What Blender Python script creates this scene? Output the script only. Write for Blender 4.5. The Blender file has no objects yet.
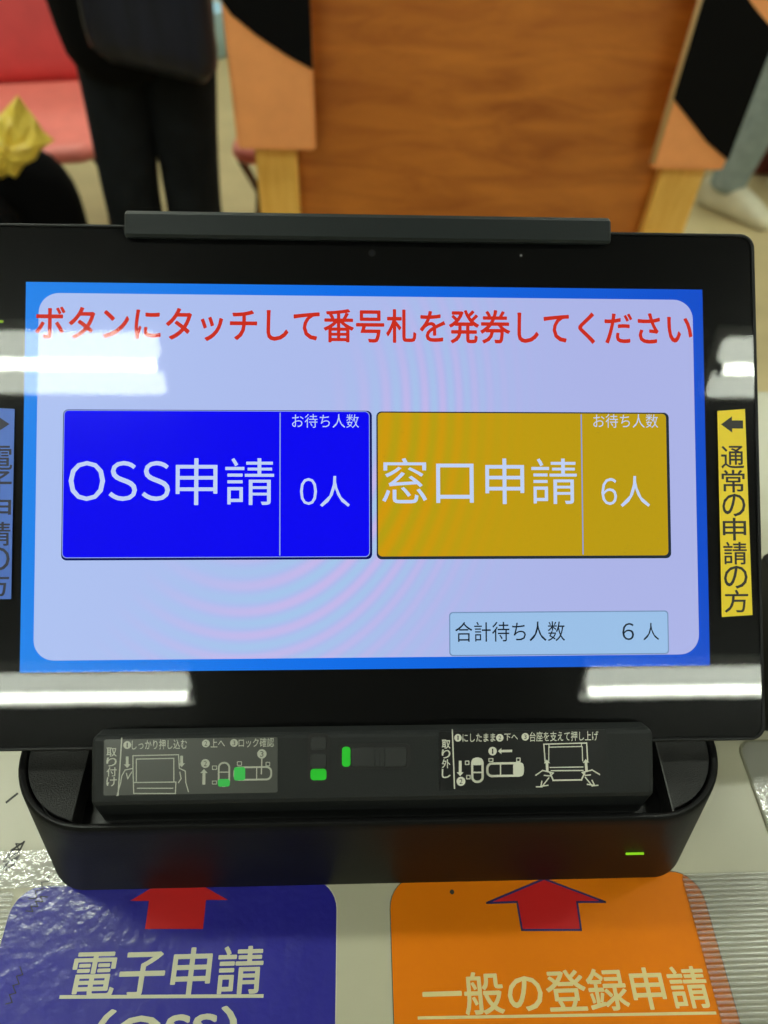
import bpy, bmesh, math, random
from mathutils import Vector, Matrix
random.seed(4)
SC = bpy.context.scene
COL = SC.collection

# ------------------------------------------------------------------ camera, world, exposure
F = 740.0                                   # focal length in pixels of the 768x1024 frame
CAM = Vector((0.0, 0.0, 1.278))             # hand-held phone above the counter
CR = Matrix(((0.99909335, 0.00143322, -0.04254908),
             (-0.02913246, 0.75181149, -0.65873423),
             (0.03104478, 0.65937655, 0.75117161)))
cam_data = bpy.data.cameras.new('camera')
cam = bpy.data.objects.new('camera', cam_data)
COL.objects.link(cam)
cam.matrix_world = Matrix.Translation(CAM) @ CR.to_4x4()
cam_data.sensor_fit = 'VERTICAL'
cam_data.sensor_height = 36.0
cam_data.lens = 36.0 * F / 1024.0
cam_data.clip_start = 0.01
cam_data.dof.use_dof = True
cam_data.dof.focus_distance = 0.318
cam_data.dof.aperture_fstop = 7.5
SC.camera = cam

world = bpy.data.worlds.new('world')
SC.world = world
world.use_nodes = True
world.node_tree.nodes['Background'].inputs[0].default_value = (0.8, 0.86, 0.9, 1)
world.node_tree.nodes['Background'].inputs[1].default_value = 0.3

SC.view_settings.view_transform = 'Standard'
SC.view_settings.look = 'None'
SC.view_settings.gamma = 1.0
SC.view_settings.use_curve_mapping = False
SC.view_settings.exposure = 0.0
SC.cycles.max_bounces = 8
SC.cycles.transparent_max_bounces = 12
SC.cycles.use_denoising = True

LAMP_STRENGTH = 70.0
DIFF_STRENGTH = 13.0
LAMP_COLOR = (0.93, 1.0, 0.84)

# ------------------------------------------------------------------ measuring helpers
TAB = Vector((0.00806797, 0.22126995, 1.04959345))      # centre of the display
SL, CL = math.sin(math.radians(51)), math.cos(math.radians(51))
TW = Matrix(((1, 0, 0), (0, SL, -CL), (0, CL, SL)))     # tablet axes (right, up the glass, out of the glass)
ZT = 0.900                                              # counter top


def ray(x, y):
    return CR @ Vector(((x - 384.0) / F, (512.0 - y) / F, -1.0))


def onz(x, y, z=ZT):
    d = ray(x, y)
    return CAM + d * ((z - CAM.z) / d.z)


def ony(x, y, Y):
    d = ray(x, y)
    return CAM + d * ((Y - CAM.y) / d.y)


def ont(x, y, h=0.0):
    """point of the plane h above the tablet glass, in tablet coordinates"""
    n = TW.col[2]
    o = TAB + n * h
    d = ray(x, y)
    p = CAM + d * (n.dot(o - CAM) / n.dot(d))
    return TW.transposed() @ (p - TAB)


# ------------------------------------------------------------------ materials
def lin(c):
    return tuple(((v / 255.0) / 12.92 if v / 255.0 <= 0.04045 else ((v / 255.0 + 0.055) / 1.055) ** 2.4) for v in c) + (1.0,)


def mat(name, rgb, rough=0.5, metal=0.0, spec=0.5, coat=0.0, coat_rough=0.05, emit=None, strength=1.0,
        vary=0.0, vscale=20.0, bump=0.0, bscale=60.0, sheen=0.0, stretch=(1, 1, 1)):
    m = bpy.data.materials.new(name)
    m.use_nodes = True
    nt = m.node_tree
    b = nt.nodes['Principled BSDF']
    b.inputs['Base Color'].default_value = lin(rgb)
    b.inputs['Roughness'].default_value = rough
    b.inputs['Metallic'].default_value = metal
    b.inputs['Specular IOR Level'].default_value = spec
    b.inputs['Coat Weight'].default_value = coat
    b.inputs['Coat Roughness'].default_value = coat_rough
    b.inputs['Sheen Weight'].default_value = sheen
    if emit:
        b.inputs['Emission Color'].default_value = lin(emit)
        b.inputs['Emission Strength'].default_value = strength
    if vary or bump:
        tc = nt.nodes.new('ShaderNodeTexCoord')
        mp = nt.nodes.new('ShaderNodeMapping')
        mp.inputs['Scale'].default_value = stretch
        nt.links.new(tc.outputs['Object'], mp.inputs['Vector'])
    if vary:
        n = nt.nodes.new('ShaderNodeTexNoise')
        n.inputs['Scale'].default_value = vscale
        n.inputs['Detail'].default_value = 5
        nt.links.new(mp.outputs[0], n.inputs['Vector'])
        r = nt.nodes.new('ShaderNodeValToRGB')
        c = lin(rgb)
        r.color_ramp.elements[0].position = 0.3
        r.color_ramp.elements[1].position = 0.7
        r.color_ramp.elements[0].color = tuple(max(0, v * (1 - vary)) for v in c[:3]) + (1,)
        r.color_ramp.elements[1].color = tuple(min(1, v * (1 + vary)) for v in c[:3]) + (1,)
        nt.links.new(n.outputs['Fac'], r.inputs[0])
        nt.links.new(r.outputs[0], b.inputs['Base Color'])
    if bump:
        n2 = nt.nodes.new('ShaderNodeTexNoise')
        n2.inputs['Scale'].default_value = bscale
        n2.inputs['Detail'].default_value = 4
        nt.links.new(mp.outputs[0], n2.inputs['Vector'])
        bp = nt.nodes.new('ShaderNodeBump')
        bp.inputs['Strength'].default_value = bump
        bp.inputs['Distance'].default_value = 0.002
        nt.links.new(n2.outputs['Fac'], bp.inputs['Height'])
        nt.links.new(bp.outputs[0], b.inputs['Normal'])
        if coat:
            nt.links.new(bp.outputs[0], b.inputs['Coat Normal'])
    return m


def glow(name, rgb, strength=1.0):
    """a lit display colour"""
    m = bpy.data.materials.new(name)
    m.use_nodes = True
    nt = m.node_tree
    nt.nodes.remove(nt.nodes['Principled BSDF'])
    e = nt.nodes.new('ShaderNodeEmission')
    e.inputs[0].default_value = lin(rgb)
    e.inputs[1].default_value = strength
    nt.links.new(e.outputs[0], nt.nodes['Material Output'].inputs[0])
    return m


def clear(name, rough, fac=None, haze=0.0, tint=(1, 1, 1, 1), bump=None, white=0.0, ior=1.5):
    """clear film or glass: see-through with a Fresnel reflection"""
    m = bpy.data.materials.new(name)
    m.use_nodes = True
    nt = m.node_tree
    nt.nodes.remove(nt.nodes['Principled BSDF'])
    t = nt.nodes.new('ShaderNodeBsdfTransparent')
    t.inputs[0].default_value = tint
    g = nt.nodes.new('ShaderNodeBsdfGlossy')
    g.inputs['Roughness'].default_value = rough
    fr = nt.nodes.new('ShaderNodeFresnel')
    fr.inputs[0].default_value = ior
    mx = nt.nodes.new('ShaderNodeMixShader')
    nt.links.new(fr.outputs[0], mx.inputs[0])
    under = t
    if white:
        d = nt.nodes.new('ShaderNodeBsdfDiffuse')
        d.inputs[0].default_value = (0.85, 0.85, 0.8, 1)
        m2 = nt.nodes.new('ShaderNodeMixShader')
        m2.inputs[0].default_value = white
        nt.links.new(t.outputs[0], m2.inputs[1])
        nt.links.new(d.outputs[0], m2.inputs[2])
        under = m2
    nt.links.new(under.outputs[0], mx.inputs[1])
    gl = g
    if haze:
        g2 = nt.nodes.new('ShaderNodeBsdfGlossy')
        g2.inputs['Roughness'].default_value = 0.22
        m3 = nt.nodes.new('ShaderNodeMixShader')
        m3.inputs[0].default_value = haze
        nt.links.new(g.outputs[0], m3.inputs[1])
        nt.links.new(g2.outputs[0], m3.inputs[2])
        gl = m3
    nt.links.new(gl.outputs[0], mx.inputs[2])
    if bump:
        tc = nt.nodes.new('ShaderNodeTexCoord')
        if bump == 'ribs':
            n = nt.nodes.new('ShaderNodeTexWave')
            n.bands_direction = 'Y'
            n.inputs['Scale'].default_value = 140
            n.inputs['Distortion'].default_value = 0.4
        else:
            n = nt.nodes.new('ShaderNodeTexNoise')
            n.inputs['Scale'].default_value = 220
        nt.links.new(tc.outputs['Object'], n.inputs['Vector'])
        bp = nt.nodes.new('ShaderNodeBump')
        bp.inputs['Strength'].default_value = 0.15 if bump == 'ribs' else 0.5
        bp.inputs['Distance'].default_value = 0.001
        nt.links.new(n.outputs['Fac'], bp.inputs['Height'])
        nt.links.new(bp.outputs[0], g.inputs['Normal'])
        if bump == 'ribs' and white:
            mrr = nt.nodes.new('ShaderNodeMapRange')
            mrr.inputs[4].default_value = white * 2
            nt.links.new(n.outputs['Fac'], mrr.inputs[0])
            nt.links.new(mrr.outputs[0], m2.inputs[0])
    nt.links.new(mx.outputs[0], nt.nodes['Material Output'].inputs[0])
    return m


# ------------------------------------------------------------------ mesh builder
IDM = Matrix.Identity(4)


class MB:
    def __init__(self):
        self.v, self.f, self.m, self.s = [], [], [], []
        self.mats = []

    def mi(self, m):
        if m not in self.mats:
            self.mats.append(m)
        return self.mats.index(m)

    def face(self, pts, m, smooth=False):
        i = len(self.v)
        self.v += [tuple(p) for p in pts]
        self.f.append(tuple(range(i, i + len(pts))))
        self.m.append(self.mi(m))
        self.s.append(smooth)
        return self

    def loft(self, rings, m, cap=(True, True), smooth=False, closed=True):
        k = self.mi(m)
        i0 = len(self.v)
        n = len(rings[0])
        for r in rings:
            self.v += [tuple(p) for p in r]
        for a in range(len(rings) - 1):
            for b in range(n if closed else n - 1):
                c = (b + 1) % n
                self.f.append((i0 + a * n + b, i0 + a * n + c, i0 + (a + 1) * n + c, i0 + (a + 1) * n + b))
                self.m.append(k)
                self.s.append(smooth)
        if cap[0]:
            self.f.append(tuple(i0 + b for b in reversed(range(n))))
            self.m.append(k)
            self.s.append(False)
        if cap[1]:
            o = i0 + (len(rings) - 1) * n
            self.f.append(tuple(o + b for b in range(n)))
            self.m.append(k)
            self.s.append(False)
        return self

    def box(self, lo, hi, m, bev=0.0):
        x0, y0, z0 = lo
        x1, y1, z1 = hi
        if bev <= 0:
            r = [(x0, y0), (x1, y0), (x1, y1), (x0, y1)]
            return self.loft([[(x, y, z0) for x, y in r], [(x, y, z1) for x, y in r]], m)
        return self.rbox(lo, hi, m, bev * 1.5, bev)

    def rbox(self, lo, hi, m, rad, bev, seg=4, smooth=True):
        """box with rounded upright corners and rounded top and bottom edges"""
        o = rrect(lo[0], lo[1], hi[0], hi[1], rad, seg)
        cx, cy = (lo[0] + hi[0]) / 2, (lo[1] + hi[1]) / 2
        hx, hy = (hi[0] - lo[0]) / 2, (hi[1] - lo[1]) / 2
        rings = []

        def ins(d, z):
            return [(cx + (x - cx) * (hx - d) / hx, cy + (y - cy) * (hy - d) / hy, z) for x, y in o]
        for t in range(4):
            a = math.pi / 2 * t / 3
            rings.append(ins(bev * (1 - math.sin(a)), lo[2] + bev * (1 - math.cos(a))))
        for t in range(4):
            a = math.pi / 2 * t / 3
            rings.append(ins(bev * (1 - math.cos(a)), hi[2] - bev * (1 - math.sin(a))))
        return self.loft(rings, m, smooth=smooth)

    def tube(self, pts, r, m, n=10, cap=True):
        pts = [Vector(p) for p in pts]
        rs = r if isinstance(r, (list, tuple)) else [r] * len(pts)
        rings = []
        up = Vector((0.13, 0.31, 0.94)).normalized()
        for i, p in enumerate(pts):
            t = (pts[min(i + 1, len(pts) - 1)] - pts[max(i - 1, 0)]).normalized()
            u = t.cross(up)
            if u.length < 1e-3:
                u = t.cross(Vector((1, 0, 0)))
            u.normalize()
            w = u.cross(t)
            rings.append([p + (u * math.cos(2 * math.pi * k / n) + w * math.sin(2 * math.pi * k / n)) * rs[i] for k in range(n)])
        return self.loft(rings, m, (cap, cap), True)

    def line(self, pts, w, z, m):
        """flat printed stroke in the local xy plane"""
        for a, b in zip(pts[:-1], pts[1:]):
            a, b = Vector(a), Vector(b)
            d = b - a
            if d.length < 1e-9:
                continue
            n = Vector((-d.y, d.x)).normalized() * w / 2
            e = d.normalized() * w / 2
            self.face([(q.x, q.y, z) for q in (a - n - e, b - n + e, b + n + e, a + n - e)], m)
        return self

    def disc(self, c, r, z, m, n=20):
        return self.face([(c[0] + r * math.cos(2 * math.pi * k / n), c[1] + r * math.sin(2 * math.pi * k / n), z) for k in range(n)], m)

    def flat(self, pts, z, m):
        return self.face([(p[0], p[1], z) for p in pts], m)

    def text(self, s, x0, y0, x1, y1, z, m, bold=0.0, slope=0.0):
        """words filling the box x0..x1, y0..y1 of the local xy plane"""
        vs, fs = glyphs(s, min(bold, 0.0))
        a0 = min(v[0] for v in vs)
        a1 = max(v[0] for v in vs)
        b0 = min(v[1] for v in vs)
        b1 = max(v[1] for v in vs)
        k = self.mi(m)
        sx, sy = (x1 - x0) / (a1 - a0), (y1 - y0) / (b1 - b0)
        w = max(bold, 0.0)
        shifts = [(0, 0)] if w == 0 else [(w, 0), (-w, 0), (0, w), (0, -w), (w * .7, w * .7), (-w * .7, w * .7), (w * .7, -w * .7), (-w * .7, -w * .7)]
        for n, (ox, oy) in enumerate(shifts):
            i = len(self.v)
            for v in vs:
                self.v.append((x0 + (v[0] - a0 + ox) * sx, y0 + (v[1] - b0 + oy) * sy, z + n * 2e-6))
            for f in fs:
                self.f.append(tuple(i + q for q in f))
                self.m.append(k)
                self.s.append(False)
        return self

    def build(self, name, parent=None, loc=None):
        me = bpy.data.meshes.new(name)
        off = Vector(loc) if loc else Vector((0, 0, 0))
        me.from_pydata([tuple(Vector(v) - off) for v in self.v], [], self.f)
        for m in self.mats:
            me.materials.append(m)
        me.polygons.foreach_set('material_index', self.m)
        me.polygons.foreach_set('use_smooth', self.s)
        me.update()
        o = bpy.data.objects.new(name, me)
        COL.objects.link(o)
        if parent:
            o.parent = parent
        elif loc:
            o.location = off
        return o


_gc = {}


def glyphs(s, bold):
    key = (s, bold)
    if key not in _gc:
        cu = bpy.data.curves.new('t', 'FONT')
        cu.body = s
        cu.size = 1.0
        cu.resolution_u = 3
        cu.offset = bold
        ob = bpy.data.objects.new('t', cu)
        COL.objects.link(ob)
        dg = bpy.context.evaluated_depsgraph_get()
        dg.update()
        me = bpy.data.meshes.new_from_object(ob.evaluated_get(dg))
        _gc[key] = ([(v.co.x, v.co.y) for v in me.vertices], [tuple(p.vertices) for p in me.polygons])
        bpy.data.objects.remove(ob)
        bpy.data.curves.remove(cu)
        bpy.data.meshes.remove(me)
    return _gc[key]


def rrect(x0, y0, x1, y1, r, seg=6):
    out = []
    for cx, cy, a0 in ((x0 + r, y0 + r, math.pi), (x1 - r, y0 + r, 1.5 * math.pi), (x1 - r, y1 - r, 0), (x0 + r, y1 - r, 0.5 * math.pi)):
        for k in range(seg + 1):
            a = a0 + k * math.pi / 2 / seg
            out.append((cx + r * math.cos(a), cy + r * math.sin(a)))
    return out


def ring(o, z):
    return [(x, y, z) for x, y in o]


def tag(o, label=None, cat=None, group=None, kind=None):
    if label:
        o['label'] = label
    if cat:
        o['category'] = cat
    if group:
        o['group'] = group
    if kind:
        o['kind'] = kind
    return o


def thing(name, label, cat, loc=(0, 0, 0), rot=None, group=None):
    o = bpy.data.objects.new(name, None)
    o.empty_display_size = 0.05
    COL.objects.link(o)
    o.location = loc
    if rot is not None:
        o.rotation_euler = rot
    return tag(o, label, cat, group)


def copy_tree(o, parent=None):
    c = o.copy()
    COL.objects.link(c)
    c.parent = parent
    for ch in list(o.children):
        copy_tree(ch, c)
    return c


# ------------------------------------------------------------------ the room
M_floor = mat('floor_vinyl', (190, 172, 128), 0.45, vary=0.10, vscale=6, bump=0.05)
M_wall = mat('wall_paint', (205, 203, 190), 0.8, vary=0.03, bump=0.1, bscale=200)
M_ceil = mat('ceiling_board', (48, 48, 47), 0.9, vary=0.15, vscale=90, bump=0.2, bscale=300)
RX0, RX1, RY0, RY1, RZ = -5.0, 5.6, -4.6, 6.0, 2.9
tag(MB().box((RX0, RY0, -0.1), (RX1, RY1, 0), M_floor).build('floor'), 'beige vinyl floor', None, kind='structure')
tag(MB().box((RX0, RY0, RZ), (RX1, RY1, RZ + 0.1), M_ceil).build('ceiling'), kind='structure')
tag(MB().box((RX0 - 0.1, RY0, 0), (RX0, RY1, RZ), M_wall).build('wall_left'), kind='structure')
tag(MB().box((RX1, RY0, 0), (RX1 + 0.1, RY1, RZ), M_wall).build('wall_right'), kind='structure')
tag(MB().box((RX0, RY1, 0), (RX1, RY1 + 0.1, RZ), M_wall).build('wall_back'), kind='structure')
tag(MB().box((RX0, RY0 - 0.1, 0), (RX1, RY0, RZ), M_wall).build('wall_front'), kind='structure')

# ceiling lamps: trough reflectors with one tube each; two of them mirror in the tablet glass
M_house = mat('lamp_housing', (225, 228, 220), 0.35)
M_tube = glow('lamp_tube', (255, 255, 255), LAMP_STRENGTH)
M_tube.node_tree.nodes['Emission'].inputs[0].default_value = LAMP_COLOR + (1,)
M_diff = glow('lamp_diffuser', (255, 255, 255), DIFF_STRENGTH)
M_diff.node_tree.nodes['Emission'].inputs[0].default_value = LAMP_COLOR + (1,)
M_cap = mat('lamp_socket', (200, 200, 195), 0.5)


def make_lamp():
    t = thing('ceiling_lamp', 'x', 'ceiling lamp', (0, 0, RZ), group=None)
    L = 0.625
    MB().rbox((-L, -0.115, -0.05), (L, 0.115, 0.0), M_house, 0.01, 0.004).build('housing', t)
    rings = []
    for x, k in ((-L + 0.004, 0.9), (-L + 0.02, 1), (L - 0.02, 1), (L - 0.004, 0.9)):
        rings.append([(x, 0.102 * k * math.cos(a), -0.049 - 0.022 * k * math.sin(a)) for a in [math.pi * q / 12 for q in range(13)]])
    MB().loft(rings, M_diff, smooth=True).build('diffuser', t)
    MB().tube([(-L + 0.012, -0.012, -0.082), (L - 0.012, -0.012, -0.082)], 0.016, M_tube, 12).build('tube', t)
    for s in (-1, 1):
        MB().box((s * (L - 0.004) - 0.008, -0.030, -0.100), (s * (L - 0.004) + 0.008, 0.006, -0.045), M_cap, 0.003).build('socket', t)
    return t


lamp0 = make_lamp()
LAMPS = [(-1.298, -2.06, 'second row behind the tablet user, left of the two'), (1.61, -2.06, 'second row behind the tablet user, right of the two'),
         (-1.19, -0.588, 'row nearest behind the tablet user, left of the two'), (1.74, -0.588, 'row nearest behind the tablet user, right of the two'),
         (-1.28, 0.84, 'row just beyond the counter, left of the two'), (1.80, 0.90, 'row just beyond the counter, right of the two'),
         (-1.2, 2.4, 'row above the pink chairs, left one'), (1.75, 2.4, 'row above the pink chairs, right one'),  # from here on unseen lamps, added to brighten the room
         (-1.2, 3.9, 'row before the back wall, left middle one'), (1.75, 3.9, 'row before the back wall, right middle one'),
         (-3.9, 2.4, 'row above the pink chairs, beside the left wall'), (4.4, 2.4, 'row above the pink chairs, beside the right wall'),
         (-3.9, 3.9, 'row before the back wall, beside the left wall'), (4.4, 3.9, 'row before the back wall, beside the right wall')]
for i, (x, y, where) in enumerate(LAMPS):
    o = lamp0 if i == 0 else copy_tree(lamp0)
    o.location = (x, y, RZ)
    if abs(y + 0.588) < 0.01:
        o.rotation_euler = (0, 0, math.pi)
    tag(o, 'white fluorescent ceiling lamp in the ' + where, 'ceiling lamp', 'fluorescent ceiling lamps')

# ------------------------------------------------------------------ counter
M_counter = mat('counter_laminate', (178, 174, 150), 0.3, vary=0.06, vscale=9, bump=0.02)
M_cedge = mat('counter_body', (180, 176, 160), 0.5, vary=0.05)
M_ink = mat('scuff_ink', (38, 36, 34), 0.6)
ct = thing('counter', 'cream topped reception counter carrying the ticket tablet', 'counter', (0.0, 0.2, 0))
off = Vector((0.0, 0.2, 0))


def sub(b, name, parent, o):
    """build world-space geometry as a child of an unrotated empty standing at o"""
    b.v = [tuple(Vector(v) - Vector(o)) for v in b.v]
    return b.build(name, parent)


b = MB().rbox((-0.62, -0.12, ZT - 0.03), (0.62, 0.463, ZT), M_counter, 0.012, 0.003)
# scuff marks that belong to the worn top
for pts in ([(6, 858), (12, 850), (18, 846), (24, 842), (19, 852), (12, 856)], [(3, 869), (9, 862), (19, 856), (14, 864), (6, 870)]):
    b.line([onz(*p).xy for p in pts], 0.0009, ZT + 0.0001, M_ink)
for (xa, ya, xb, yb, nn) in ((2, 868, 20, 842, 9),):
    b.line([onz(xa + (xb - xa) * q / nn + (3 if q % 2 else -2), ya + (yb - ya) * q / nn + (2 if q % 2 else -1)).xy for q in range(nn + 1)], 0.0006, ZT + 0.00012, M_ink)
b.line([onz(*p).xy for p in [(7, 802), (12, 798), (17, 794)]], 0.0012, ZT + 0.0001, M_ink)
sub(b, 'worktop', ct, off)
sub(MB().box((-0.56, -0.05, 0), (0.56, 0.42, ZT - 0.03), M_cedge, 0.004), 'cabinet_body', ct, off)

# ------------------------------------------------------------------ printed signs on the counter
M_blue = mat('blue_print', (26, 22, 138), 0.4, coat=1.0, coat_rough=0.16, bump=0.28, bscale=110, vary=0.05)
M_orng = mat('orange_print', (214, 114, 0), 0.5, spec=0.15, coat=0.08, coat_rough=0.25, bump=0.08, bscale=110, vary=0.04)
M_white = mat('paper_white', (200, 198, 176), 0.55)
M_letter = mat('cream_lettering', (188, 186, 160), 0.5)
M_lettero = mat('pale_orange_lettering', (208, 190, 130), 0.5)
M_red = mat('red_print', (190, 12, 12), 0.45)
M_navy = mat('navy_outline', (30, 24, 90), 0.5)
ZS = ZT + 0.0004


def sign(name, label, x0, x1, y0, y1, m, edge):
    t = thing(name, label, 'sign', (x0, y0, ZT))
    o = rrect(x0, y0, x1, y1, 0.013, 8)
    e = 0.0004
    oe = rrect(x0 - e, y0 - e, x1 + e, y1 + e, 0.0134, 8)
    b = MB().loft([ring(oe, ZT + 0.00002), ring(oe, ZS - 0.0001)], edge)
    b.loft([ring(o, ZS - 0.0001), ring(o, ZS)], m)
    sub(b, 'sheet', t, (x0, y0, ZT))
    return t


bs = sign('blue_sign', 'blue printed sign on the counter below the left of the dock with a red arrow', -0.1560, -0.0076, -0.012, 0.1005, M_blue, M_white)
so = (-0.1560, -0.012, ZT)


def P(x, y, z=ZS):
    q = onz(x, y, z)
    return (q.x, q.y)


ar = [P(178, 872), P(228, 900), P(206, 900), P(203, 929), P(145, 929), P(149, 901), P(130, 901)]
sub(MB().flat(ar, ZS + 0.00008, M_red), 'arrow', bs, so)


def tbox(b, s, tl, br, z, m, bold):
    a, c = P(*tl), P(*br)
    b.text(s, a[0], c[1], c[0], a[1], z, m, bold)


b = MB()
tl, br = onz(74, 951, ZS), onz(262, 993, ZS)
b.text('電子申請', onz(73, 970, ZS).x, br.y, onz(262, 975, ZS).x, tl.y, ZS + 0.00008, M_letter, 0.013)
b.line([P(61, 997), P(262, 996)], 0.0013, ZS + 0.00008, M_letter)
b.text('（OSS）', P(95, 1040)[0], P(150, 1052)[1], P(235, 1040)[0], P(150, 1009)[1], ZS + 0.00008, M_letter, 0.022)
for (xa, ya, xb, yb, nn) in ((31, 900, 50, 875, 6), (28, 912, 45, 895, 7), (8, 1005, 22, 968, 8)):
    b.line([P(xa + (xb - xa) * q / nn + (2.5 if q % 2 else -2), ya + (yb - ya) * q / nn + (2 if q % 2 else -1)) for q in range(nn + 1)], 0.0004, ZS + 0.0001, M_ink)
sub(b, 'lettering', bs, so)

os_ = sign('orange_sign', 'orange printed sign on the counter below the right of the dock with a red arrow', 0.0173, 0.1655, -0.012, 0.1005, M_orng, mat('dark_cut_edge', (70, 84, 60), 0.6))
so2 = (0.0173, -0.012, ZT)
ar = [P(544, 879), P(605, 902), P(577, 902), P(581, 930), P(522, 930), P(517, 902), P(487, 903)]
b = MB().flat(ar, ZS + 0.00008, M_red)
b.line(ar + [ar[0]], 0.0009, ZS + 0.00012, M_navy)
sub(b, 'arrow', os_, so2)
b = MB()
tl, br = onz(565, 970, ZS), onz(565, 1012, ZS)
b.text('一般の登録申請', onz(423, 995, ZS).x, br.y, onz(708, 990, ZS).x, tl.y, ZS + 0.00008, M_lettero, 0.014)
b.line([P(419, 1018), P(715, 1013)], 0.0011, ZS + 0.00008, M_lettero)
b.disc(P(452, 892), 0.0011, ZS + 0.0001, M_ink, 10)
sub(b, 'lettering', os_, so2)

M_tape = clear('ribbed_clear_tape', 0.2, bump='ribs', white=0.07)
M_tape2 = clear('smooth_clear_tape', 0.12, bump='noise', white=0.12)


def tape(x0, y0, x1, y1, label, m, name='clear_tape', z=ZS + 0.0004):
    o = rrect(x0, y0, x1, y1, 0.002, 3)
    return tag(MB().loft([ring(o, z), ring(o, z + 0.00015)], m).build(name, loc=(x0, y0, ZT)), label, 'tape')


tape(0.1575, -0.01, 0.215, 0.0992, 'ribbed clear tape strip over the right edge of the orange sign', M_tape)
tape(-0.215, -0.01, -0.1560, 0.0985, 'ribbed clear tape strip along the left edge of the blue sign', M_tape)
tape(-0.175, 0.0995, -0.120, 0.116, 'smooth clear tape tab beside the left front corner of the dock', M_tape2, z=ZS + 0.0008)
# thin clear sleeve lying to the right behind the dock
o1 = rrect(0.2075, 0.085, 0.285, 0.166, 0.008, 6)
o2 = rrect(0.2087, 0.0862, 0.2838, 0.1648, 0.007, 6)
b = MB().loft([ring(o1, ZT + 0.0001), ring(o1, ZT + 0.0006), ring(o2, ZT + 0.0006), ring(o2, ZT + 0.0001)], mat('sleeve_rim', (120, 118, 96), 0.5), (False, False))
b.loft([ring(o2, ZT + 0.0001), ring(o2, ZT + 0.0004)], M_tape2)
tag(b.build('plastic_sleeve', loc=(0.2087, 0.0862, ZT)), 'clear plastic sleeve with rounded corner lying right of the dock', 'sleeve')

# small black box right of the tablet, only its left side comes into the frame
M_print = mat('box_plastic', (12, 12, 13), 0.45, spec=0.3, bump=0.05, bscale=400)
po_ = (0.28, 0.20, ZT)
pt = thing('equipment_box', 'small black box at the right edge between the tablet and the counter end', 'box', po_)
sub(MB().rbox((0.221, 0.169, ZT + 0.003), (0.34, 0.241, ZT + 0.070), M_print, 0.004, 0.002), 'housing', pt, po_)
for px, py in ((0.232, 0.178), (0.33, 0.178), (0.232, 0.232), (0.33, 0.232)):
    sub(MB().tube([(px, py, ZT), (px, py, ZT + 0.004)], 0.005, M_print, 12), 'foot', pt, po_)

# ------------------------------------------------------------------ docking stand
M_dock = mat('dock_black', (15, 15, 15), 0.5, spec=0.1, bump=0.12, bscale=1500, vary=0.1, vscale=600)
M_block = mat('block_black', (33, 35, 35), 0.5, spec=0.2, bump=0.12, bscale=1500)
M_dock2 = mat('dock_black_gloss', (16, 16, 17), 0.36, spec=0.4, bump=0.06, bscale=1500)
M_plate = mat('dock_grain', (24, 24, 23), 0.5, spec=0.4, bump=0.35, bscale=1600, vary=0.15, vscale=900)
dk = thing('tablet_dock', 'black docking stand with rounded ends holding the tablet', 'docking stand', (0.0099, 0.16, ZT))
DO = Vector((0.0099, 0.16, ZT))


def dockring(d, z, fy=0.0, rr=0.034):
    x0, x1, y0, y1 = -0.1422 + d, 0.1614 - d, 0.1026 + d + fy, 0.235 - d
    return [(x, y, z) for x, y in rrect(x0, y0, x1, y1, max(rr - d, 0.004), 14)]


RZm = 0.968
b = MB()
b.loft([dockring(0.0012, ZT + 0.0005, -0.0055, 0.020), dockring(0.0, ZT + 0.0020, -0.0048, 0.019), dockring(0.0, RZm - 0.006, -0.0004, 0.033), dockring(0.0, RZm - 0.0016),
        dockring(0.0005, RZm - 0.0005), dockring(0.0012, RZm)], M_dock, (True, False), smooth=True)
b.loft([dockring(0.0012, RZm), dockring(0.0026, RZm - 0.0002), dockring(0.0030, RZm - 0.0012)], M_dock2, (False, False), smooth=True)
b.loft([dockring(0.0030, RZm - 0.0012), dockring(0.0032, RZm - 0.013)], M_dock2, (False, True))
sub(b, 'base', dk, DO)


def ear(side):
    zt = RZm - 0.0016
    if side < 0:
        p0, p1 = onz(72, 821, zt), onz(88, 757, zt)
        xe = -0.1422 + 0.0037
    else:
        p0, p1 = onz(672, 809, zt), onz(655, 742, zt)
        xe = 0.1614 - 0.0037
    y1 = 0.215
    r = 0.034 - 0.0037
    yb = 0.1026 + 0.0040
    dx = (p1.x - p0.x) / (p1.y - p0.y)
    o = []
    cx = xe - side * r
    for k in range(13):
        a = math.pi / 2 * k / 12
        x = cx + side * r * math.cos(a)
        y = yb + r - r * math.sin(a)
        if side * (x - (p0.x + dx * (y - p0.y))) > 0:
            o.append((x, y))
    o.append((p0.x + dx * (yb - p0.y), yb))
    o.append((p0.x + dx * (y1 - p0.y), y1))
    o.append((xe, y1))
    cxm = sum(q[0] for q in o) / len(o)
    cym = sum(q[1] for q in o) / len(o)

    def sc(k, z):
        return [(cxm + (x - cxm) * k, cym + (y - cym) * k, z) for x, y in o]
    if side > 0:
        o = o[::-1]
    b = MB().loft([sc(1, RZm - 0.014), sc(1, zt - 0.0004), sc(0.985, zt)], M_plate)
    if side > 0:
        b.line([(p0.x + dx * (yb - p0.y) + 0.0003, yb), (p0.x + dx * (0.14 - p0.y) + 0.0003, 0.14)], 0.0006, zt + 0.0001, mat('pale_plastic_edge', (70, 70, 68), 0.4))  # thin paler line along the inner edge of the right plate
    sub(b, 'end_plate', dk, DO)


ear(-1)
ear(1)

# tablet frame helper: local tablet coordinates to world for parts of the dock
TM = Matrix.Translation(TAB) @ TW.to_4x4()


def tsub(b, name, parent, o):
    b.v = [tuple((TM @ Vector(v)) - Vector(o)) for v in b.v]
    return b.build(name, parent)


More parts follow.
